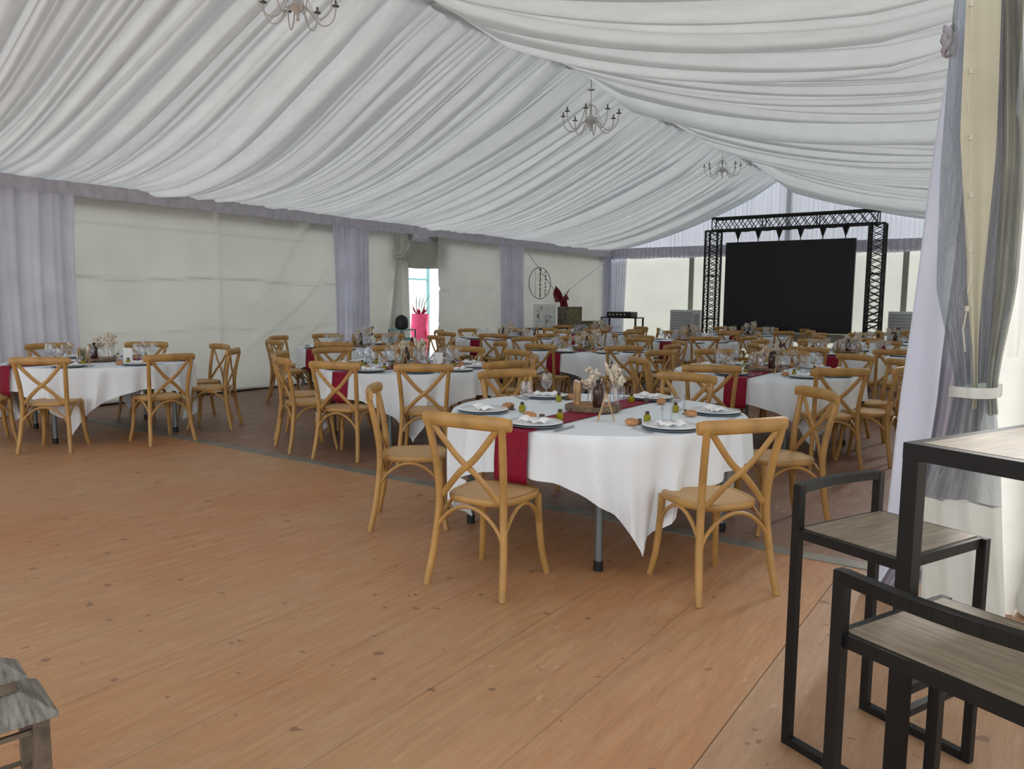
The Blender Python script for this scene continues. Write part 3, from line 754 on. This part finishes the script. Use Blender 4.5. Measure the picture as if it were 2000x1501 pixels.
for (y, z, lab, s) in ((4.4, 3.91, 'grey metal candle chandelier cut off at the top of the photo', .84), (9.42, 3.98, 'grey metal candle chandelier in the middle of the tent ridge', 1), (14.66, 4.07, 'small far grey candle chandelier near the back of the ridge', .88)):
    o = place(CH_, (XRIDGE, y, z), 0, lab, 'chandelier', 'chandeliers', scale=s)
    b = MB().tube([(0, 0, .35), (0, 0, (ridge_z(y)-z-.03)/s)], .006, 6).build('hanging_chain', M_brass, o)

# ------------------------------------------------------------------ truss and screen
def truss_box(a, b_, sz, n, nm, parent):
    a = Vector(a); b_ = Vector(b_); d = (b_-a); L_ = d.length; d.normalize()
    up_ = Vector((0, 1, 0)); x = d.cross(up_).normalized()
    mb = MB(); C4 = [x*sx*sz/2+up_*sy*sz/2 for sx, sy in ((-1, -1), (1, -1), (1, 1), (-1, 1))]
    for c in C4: mb.tube([a+c, b_+c], .028, 8)
    for f in range(4):
        c0, c1 = C4[f], C4[(f+1) % 4]
        for i in range(n):
            p = a+d*L_*i/n; q = a+d*L_*(i+1)/n; s, e = (c0, c1) if i % 2 == 0 else (c1, c0)
            mb.tube([p+s, q+e], .010, 5)
            if f % 2 == 0: mb.tube([p+e, q+s], .010, 5)
    for t in (0, .33, .66, 1):
        for f in range(4): mb.tube([a+d*L_*t+C4[f], a+d*L_*t+C4[(f+1) % 4]], .014, 5)
    return mb.build(nm, M_blackp, parent)
TY = 18.45; tl, trr, tz = -6.76, -3.05, 3.36
ts = empty('truss_goalpost', (0, 0, 0)); tag(ts, 'black box truss goalpost standing in front of the back wall', 'truss')
truss_box((tl, TY, .0), (tl, TY, tz-.14), .3, 22, 'upright', ts); truss_box((trr, TY, .0), (trr, TY, tz-.14), .3, 22, 'upright', ts)
truss_box((tl-.0, TY, tz), (trr, TY, tz), .29, 18, 'crossbeam', ts)
for x in (tl, trr):
    MB().box(x-.32, x+.32, TY-.32, TY+.32, 0, .012).build('base_plate', M_blackp, ts, smooth=False)
scn = empty('led_screen', (0, 0, 0)); tag(scn, 'large blank black video screen hanging from the truss', 'screen')
sx0, sx1, sz0, sz1 = -6.42, -3.48, .78, 2.92
MB().box(sx0, sx1, TY-.06, TY+.04, sz0, sz1).build('panel', M_screen, scn, smooth=False)
for i in range(6):
    x = sx0+.25+(sx1-sx0-.5)*i/5+.02
    b = MB(); b.lathe([(.012, 0), (.03, .05), (.07, .17), (.09, .2)], 8, (x, TY, sz1+.06)); b.tube([(x, TY, sz1), (x, TY, sz1+.1)], .012, 6)
    b.build('hanging_bracket', M_blackp, scn)
b = MB()
for i in range(5):
    x0 = sx0+.27+(sx1-sx0-.5)*i/5; x1 = sx0+.27+(sx1-sx0-.5)*(i+1)/5
    b.tube([(x0+(x1-x0)*t_, TY-.18, 3.20-.05*math.sin(PI*t_)) for t_ in np.linspace(0, 1, 7)], .008, 5)
b.build('cable', M_blackp, scn)
# low stage box under screen
tag(MB().box(-6.9, -3.3, 18.75, 19.3, .55, .75).box(-6.8, -6.7, 18.8, 18.9, 0, .55).box(-3.5, -3.4, 18.8, 18.9, 0, .55).box(-6.8, -6.7, 19.15, 19.25, 0, .55).box(-3.5, -3.4, 19.15, 19.25, 0, .55).build('long_buffet_table', M_rope, smooth=False), 'long pale low table behind the video screen', 'table')

# ------------------------------------------------------------------ air units
for x, zt, lab in ((-7.69, 1.27, 'grey louvred cooling unit left of the truss'), (-2.42, 1.30, 'grey louvred cooling unit right of the truss')):
    r_ = empty('cooling_unit', (x, 19.1, 0)); tag(r_, lab, 'cooling unit', 'cooling units by the back wall')
    MB().box(-.42, .42, -.02, .25, .05, zt).build('casing', M_ac, r_, smooth=False, bevel=.01)
    for k in range(9): MB().box(-.38, .2, -.035, -.021, zt-.1-k*.07, zt-.06-k*.07).build('louvre', M_acd, r_, smooth=False)
    MB().box(.24, .38, -.03, -.021, zt-.4, zt-.1).build('control_panel', M_acd, r_, smooth=False)
    for s in (-.35, .35): MB().box(s-.04, s+.04, 0, .2, 0, .05).build('foot', M_blackp, r_, smooth=False)

# ------------------------------------------------------------------ props in the rear left bay
hp = empty('decorative_hoop', (XL+.24, 15.53, 1.89)); tag(hp, 'large metal hoop with hanging leaf strings on the rear left wall', 'hoop decoration')
MB().tube([(0, .48*math.cos(a), .375*math.sin(a)) for a in np.linspace(0, 2*PI, 49)[:-1]], .009, 6, closed=True).build('ring', M_lantd, hp)
rh = random.Random(4)
for y, n, hgt in ((-.2, 0, .33), (.0, 8, .36), (.02, 6, .36), (.24, 7, .31)):
    b = MB().tube([(0, y, hgt), (0, y, -hgt)], .004, 4)
    for k in range(n):
        z = hgt-.04-k*2*hgt/max(n, 1); b.tube([(0, y-.02, z-.02), (0, y+rh.uniform(0, .03), z), (0, y+.01, z+.03)], [.002, .018, .002], 5)
    b.build('leaf_string', M_green if n else M_lantd, hp)
MB().tube([(0, 0, .375), (-.05, 0, .62)], .003, 4).build('hanging_thread', M_rope, hp)
bw = empty('fabric_bow', (XL+.26, 16.52, 1.52)); tag(bw, 'large burgundy fabric bow tied where the two straps meet', 'bow')
def loop(s, w_, h_):
    return MB().grid(lambda u, v: (.04*math.sin(PI*u)*(v-.5)*2+.03*math.cos(v*2*PI), s*(.02+w_*u), (h_*(.25+.75*u)*(v-.5)*2)*(1-.15*u)+(.12*u)), 12, 14)
b = loop(-1, .34, .24); b.build('left_loop', M_burgD, bw); b = loop(1, .3, .16); b.build('right_loop', M_burgD, bw)
MB().grid(lambda u, v: (.02*math.sin(u*9), -.10+.2*u+.1*v, -.0-.62*v-.05*u), 10, 12).build('left_tail', M_burgD, bw)
MB().grid(lambda u, v: (.03+.02*math.sin(u*9), .0+.13*u+.22*v, -.0-.5*v+.05*u), 10, 12).build('right_tail', M_burgD, bw)
MB().lathe([(.02, -.06), (.055, -.03), (.055, .03), (.02, .06)], 10).build('knot', M_burgD, bw)
for o in bw.children:
    if 'loop' in o.name or 'tail' in o.name: s_ = o.modifiers.new('solid', 'SOLIDIFY'); s_.thickness = .012
ct = empty('console_table', (XL+.46, 15.75, 0)); tag(ct, 'dark console table under the burgundy bow by the left wall', 'table')
MB().box(-.22, .22, -1.15, 1.2, .79, .83).build('tabletop', M_blackp, ct, smooth=False, bevel=.004)
for sx in (-.2, .2):
    for sy in (-1.08, 1.08): MB().beam((sx, sy, 0), (sx, sy, .79), .045).build('leg', M_blackp, ct, smooth=False)
bd = empty('seating_chart_board', (XL+.55, 15.3, .83), 0); tag(bd, 'white board with a grey leafy print standing on the console table', 'board')
MB().box(-.01, .01, -.5, .46, 0, .56).build('board', M_card, bd, smooth=False)
b = MB(); rp = random.Random(9)
for k in range(36):
    y = rp.uniform(-.36, .36); z = rp.uniform(.12, .48); s_ = rp.uniform(.012, .04); b.box(.0105, .012, y-s_, y+s_, z-s_*.6, z+s_*.6, Matrix.Translation((0, y, z)) @ Matrix.Rotation(rp.uniform(0, 3), 4, 'X') @ Matrix.Translation((0, -y, -z)))
b.build('print', M_print, bd, smooth=False)
MB().beam((.012, .0, .02), (.012, .02, .3), .025, .006).build('printed_stem', M_acd, bd, smooth=False)
for nm, loc, w_, h_, lab in (('wicker_basket', (XL+.52, 16.5, .83), .72, .48, 'tall mossy wicker trunk on the console table beside the bow'), ('wicker_crate', (XL+1.1, 16.3, 0), .7, .97, 'worn wicker crate standing in front of the console table')):
    wt = empty(nm, loc); tag(wt, lab, 'wicker box')
    MB().box(-.12, .12, -w_/2+.0, w_/2, .0, h_).build('body', M_moss, wt, smooth=False)
    b = MB()
    for y in (-w_/2, w_/2): b.box(-.13, .13, y-.02, y+.02, 0, h_+.02)
    for z in (.0, h_-.02): b.box(-.13, .13, -w_/2, w_/2, z, z+.04)
    b.build('frame', M_lantd, wt, smooth=False)
# equipment table with a mixer
et = empty('equipment_table', (-9.25, 18.55, 0)); tag(et, 'slim black metal table by the far left corner carrying the mixer', 'table')
MB().box(-.52, .52, -.25, .25, 1.03, 1.06).build('tabletop', M_blackp, et, smooth=False)
for sx in (-.5, .5):
    for sy in (-.23, .23): MB().beam((sx, sy, 0), (sx, sy, 1.03), .04).build('leg', M_blackp, et, smooth=False)
mx_ = empty('audio_mixer', (-9.25, 18.53, 1.06)); tag(mx_, 'black audio mixer with knobs on the slim metal table', 'mixer')
MB().box(-.36, .36, -.2, .2, 0, .14).build('body', M_blackp, mx_, smooth=False, bevel=.01)
for k in range(6): MB().lathe([(.02, 0), (.02, .015), (.015, .02)], 10, (-.28+.11*k, -.1, .14)).build('knob', M_white, mx_)
for k in range(5): MB().box(-.28+.11*k, -.25+.11*k, -.208, -.2, .05, .09).build('fader', M_white, mx_, smooth=False)
hd = empty('headphones', (-9.68, 18.5, 1.06)); tag(hd, 'silver headphones beside the mixer on the metal table', 'headphones')
MB().tube([(.07*math.cos(a), 0, .1+.09*math.sin(a)) for a in np.linspace(-.3, PI+.3, 14)], .008, 6).build('headband', M_ac, hd)
for s in (-1, 1): MB().lathe([(.03, 0), (.035, .02), (.03, .05)], 12, (s*.065, 0, .0)).build('ear_cup', M_ac, hd)

# ------------------------------------------------------------------ outside the left doorway
tag(MB().grid(lambda u, v: (XL-.9+.05*math.sin(u*20), 11.45+.62*u+.1*(1-v), .0+2.3*v), 40, 6).build('aqua_curtain', M_aqua), 'pale aqua curtain hanging outside the left doorway', 'curtain')
pk = empty('wrapped_bundle', (XL-1.4, 13.05, 0)); tag(pk, 'bright pink wrapped bundle standing outside the left doorway', 'bundle')
MB().grid(lambda u, v: (.18*math.cos(u*2*PI)*(1+.08*math.sin(v*13+u*9)), .22*math.sin(u*2*PI)*(1+.06*math.sin(v*9+u*12)), 1.15*v), 26, 16).build('wrap', M_pink, pk)
b = MB()
for k in range(7): a = k*.9; b.tube([(0, 0, 1.08), (.12*math.cos(a), .15*math.sin(a), 1.2), (.2*math.cos(a), .22*math.sin(a), 1.27+.05*(k % 3))], [.02, .04, .004], 5, flat=.3)
b.build('ruffle', M_burg, pk)
b = MB()
for k in range(4): b.tube([(0, .05*k-.1, 1.1), (0, .1*k-.12, 1.4), (0, .16*k-.1, 1.62)], [.004, .012, .002], 5)
b.build('stems', M_green, pk)
st_ = empty('side_table', (XL+.60, 10.31, 0)); tag(st_, 'small pale side table inside the left doorway', 'side table')
MB().box(-.16, .16, -.2, .2, .72, .76).box(-.15, .15, -.19, .19, .9, .92).build('shelves', M_aqua, st_, smooth=False)
for sx in (-.15, .15):
    for sy in (-.19, .19): MB().beam((sx, sy, 0), (sx, sy, .92), .02).build('leg', M_greym, st_, smooth=False)
bb = MB().lathe([(.07, 0), (.12, .03), (.125, .12), (.11, .2), (.07, .24), (.02, .26)], 14).build('black_bag', M_blackp); bb.location = (XL+.60, 10.30, .92)
tag(bb, 'rounded black bag on the small pale side table', 'bag')
of = empty('metal_stall_frame', (XL-3.2, 14.2, 0)); tag(of, 'pale metal frame standing far outside the left doorway', 'frame')
for y in (-1.2, 0, 1.2): MB().beam((0, y, 0), (0, y, 2.6), .06).build('post', M_aqua, of, smooth=False)
for z in (2.0, 2.55): MB().beam((0, -1.2, z), (0, 1.2, z), .05).build('rail', M_aqua, of, smooth=False)

# ------------------------------------------------------------------ bar stools and high table, bottom right
E1 = Vector((.41, .912)); E2 = Vector((.912, -.41))
def make_stool(w_, d_, name):
    # local: x across the back, y forward, origin on the floor under the middle of the back
    root = empty(name); t = .028
    for s in (-1, 1):
        x = s*(w_/2-t/2)
        b = MB(); b.beam((x, 0, 0), (x, 0, .865), t); b.build('back_leg', M_black, root, smooth=False, bevel=.002)
        MB().beam((x, d_, .0), (x, d_, .725), t).build('front_leg', M_black, root, smooth=False, bevel=.002)
        MB().beam((x, t/2, t/2), (x, d_-t/2, t/2), t).build('floor_bar', M_black, root, smooth=False, bevel=.002)
        MB().lathe([(.012, -.0), (.014, .008)], 10, (x, d_+.0, .002)).build('foot_glide', M_blackp, root)
    pts = [(-w_/2+t/2+(w_-t)*i/10, -.0-.022*math.sin(PI*i/10), .852) for i in range(11)]
    b = MB()
    for i in range(10): b.beam(pts[i], pts[i+1], t)
    b.build('back_rail', M_black, root, smooth=False)
    b = MB()
    for y in (t/2, d_-t/2): b.beam((-w_/2+t, y, .71), (w_/2-t, y, .71), t, .03)
    for x in (-w_/2+t/2, w_/2-t/2): b.beam((x, t/2, .71), (x, d_-t/2, .71), t, .03)
    b.build('seat_frame', M_black, root, smooth=False)
    MB().box(-w_/2+.022, w_/2-.022, t*.6, d_-t*.6, .712, .729).build('wooden_seat', M_oak, root, smooth=False)
    MB().beam((-w_/2+t, d_-t/2, .25), (w_/2-t, d_-t/2, .25), .022).build('footrest', M_black, root, smooth=False)
    return root
s1 = make_stool(.44, .355, 'bar_stool'); bx, by = (-.592-.414)/2, (2.441+2.841)/2
s1.location = (bx, by, 0); s1.rotation_euler = (0, 0, math.atan2(E2.y, E2.x)-PI/2)
tag(s1, 'black metal bar stool with grey wooden seat, the further one', 'bar stool', 'bar stools at the high table')
s2_ = make_stool(.46, .40, 'bar_stool')
c2 = Vector((-.305, 1.70))+E2*.21
s2_.location = (c2.x, c2.y, 0); s2_.rotation_euler = (0, 0, math.atan2(E1.y, E1.x)-PI/2)
tag(s2_, 'black metal bar stool with wide grey wooden seat, the nearest one at bottom right', 'bar stool', 'bar stools at the high table')
ht = empty('high_table', (-.252, 2.035, 0)); ht.rotation_euler = (0, 0, math.atan2(E1.y, E1.x)); tag(ht, 'black framed high bar table with grey wooden top at the right edge', 'bar table')
LX, WY, HT = 1.3, .6, 1.10  # along E1, along E2 (local -y)
for x in (.02, LX-.02):
    for y in (-.02, -WY+.02): MB().beam((x, y, 0), (x, y, HT-.04), .04).build('leg', M_black, ht, smooth=False, bevel=.002)
b = MB()
for y in (-.02, -WY+.02): b.beam((0, y, HT-.02), (LX, y, HT-.02), .04, .04)
for x in (.02, LX-.02): b.beam((x, -.04, HT-.02), (x, -WY+.04, HT-.02), .04, .04)
b.build('top_frame', M_black, ht, smooth=False)
MB().box(.03, LX-.03, -WY+.03, -.03, HT-.02, HT+.001).build('wooden_top', M_oak, ht, smooth=False)
for y in (-.02, -WY+.02): MB().beam((.04, y, .47), (LX-.04, y, .47), .025).build('footrest', M_black, ht, smooth=False)

# ------------------------------------------------------------------ wooden lantern, bottom left
ln = empty('wooden_lantern', (-1.912, .822, 0)); ln.rotation_euler = (0, 0, math.atan2(.205, -.979)); tag(ln, 'weathered grey wooden lantern at the bottom left corner', 'lantern')
S_ = .225  # local x along far edge, local y towards near-left corner
def fr(z, o_, z2=None, o2=None):
    z2 = z if z2 is None else z2; o2 = o_ if o2 is None else o2
    return [(-o_+0, -o_, z), (S_+o_, -o_, z), (S_+o_, S_+o_, z), (-o_, S_+o_, z), (-o2, -o2, z2), (S_+o2, -o2, z2), (S_+o2, S_+o2, z2), (-o2, S_+o2, z2)]
BX = [(3, 2, 1, 0), (4, 5, 6, 7), (0, 1, 5, 4), (1, 2, 6, 5), (2, 3, 7, 6), (3, 0, 4, 7)]
MB().add(fr(.408, 0, .42, 0), BX).add(fr(.42, .0, .468, -.065), BX).build('roof', M_lant, ln, smooth=False, bevel=.002)
MB().add(fr(.466, -.074, .505, -.074), BX).build('vent_box', M_lantd, ln, smooth=False)
MB().add(fr(.505, -.052, .511, -.052), BX).add(fr(.511, -.054, .545, -.095), BX).build('cap', M_lant, ln, smooth=False, bevel=.001)
MB().tube([(S_/2+.03*math.cos(a), S_/2, .535+.03*math.sin(a)) for a in np.linspace(0, 2*PI, 20)[:-1]], .003, 6, closed=True).build('ring_handle', M_lantd, ln)
for x in (.035, S_-.035):
    for y in (.035, S_-.035): MB().box(x-.018, x+.018, y-.018, y+.018, .03, .408).build('corner_post', M_lantd, ln, smooth=False, bevel=.002)
for (a_, c_) in (((.053, .035), (S_-.053, .035)), ((.053, S_-.035), (S_-.053, S_-.035)), ((.035, .053), (.035, S_-.053)), ((S_-.035, .053), (S_-.035, S_-.053))):
    MB().beam(a_+(.375,), c_+(.375,), .012).beam(a_+(.22,), c_+(.22,), .01).build('glazing_bar', M_lantd, ln, smooth=False)
MB().add(fr(0, 0, .03, 0), BX).build('base', M_lant, ln, smooth=False, bevel=.002)
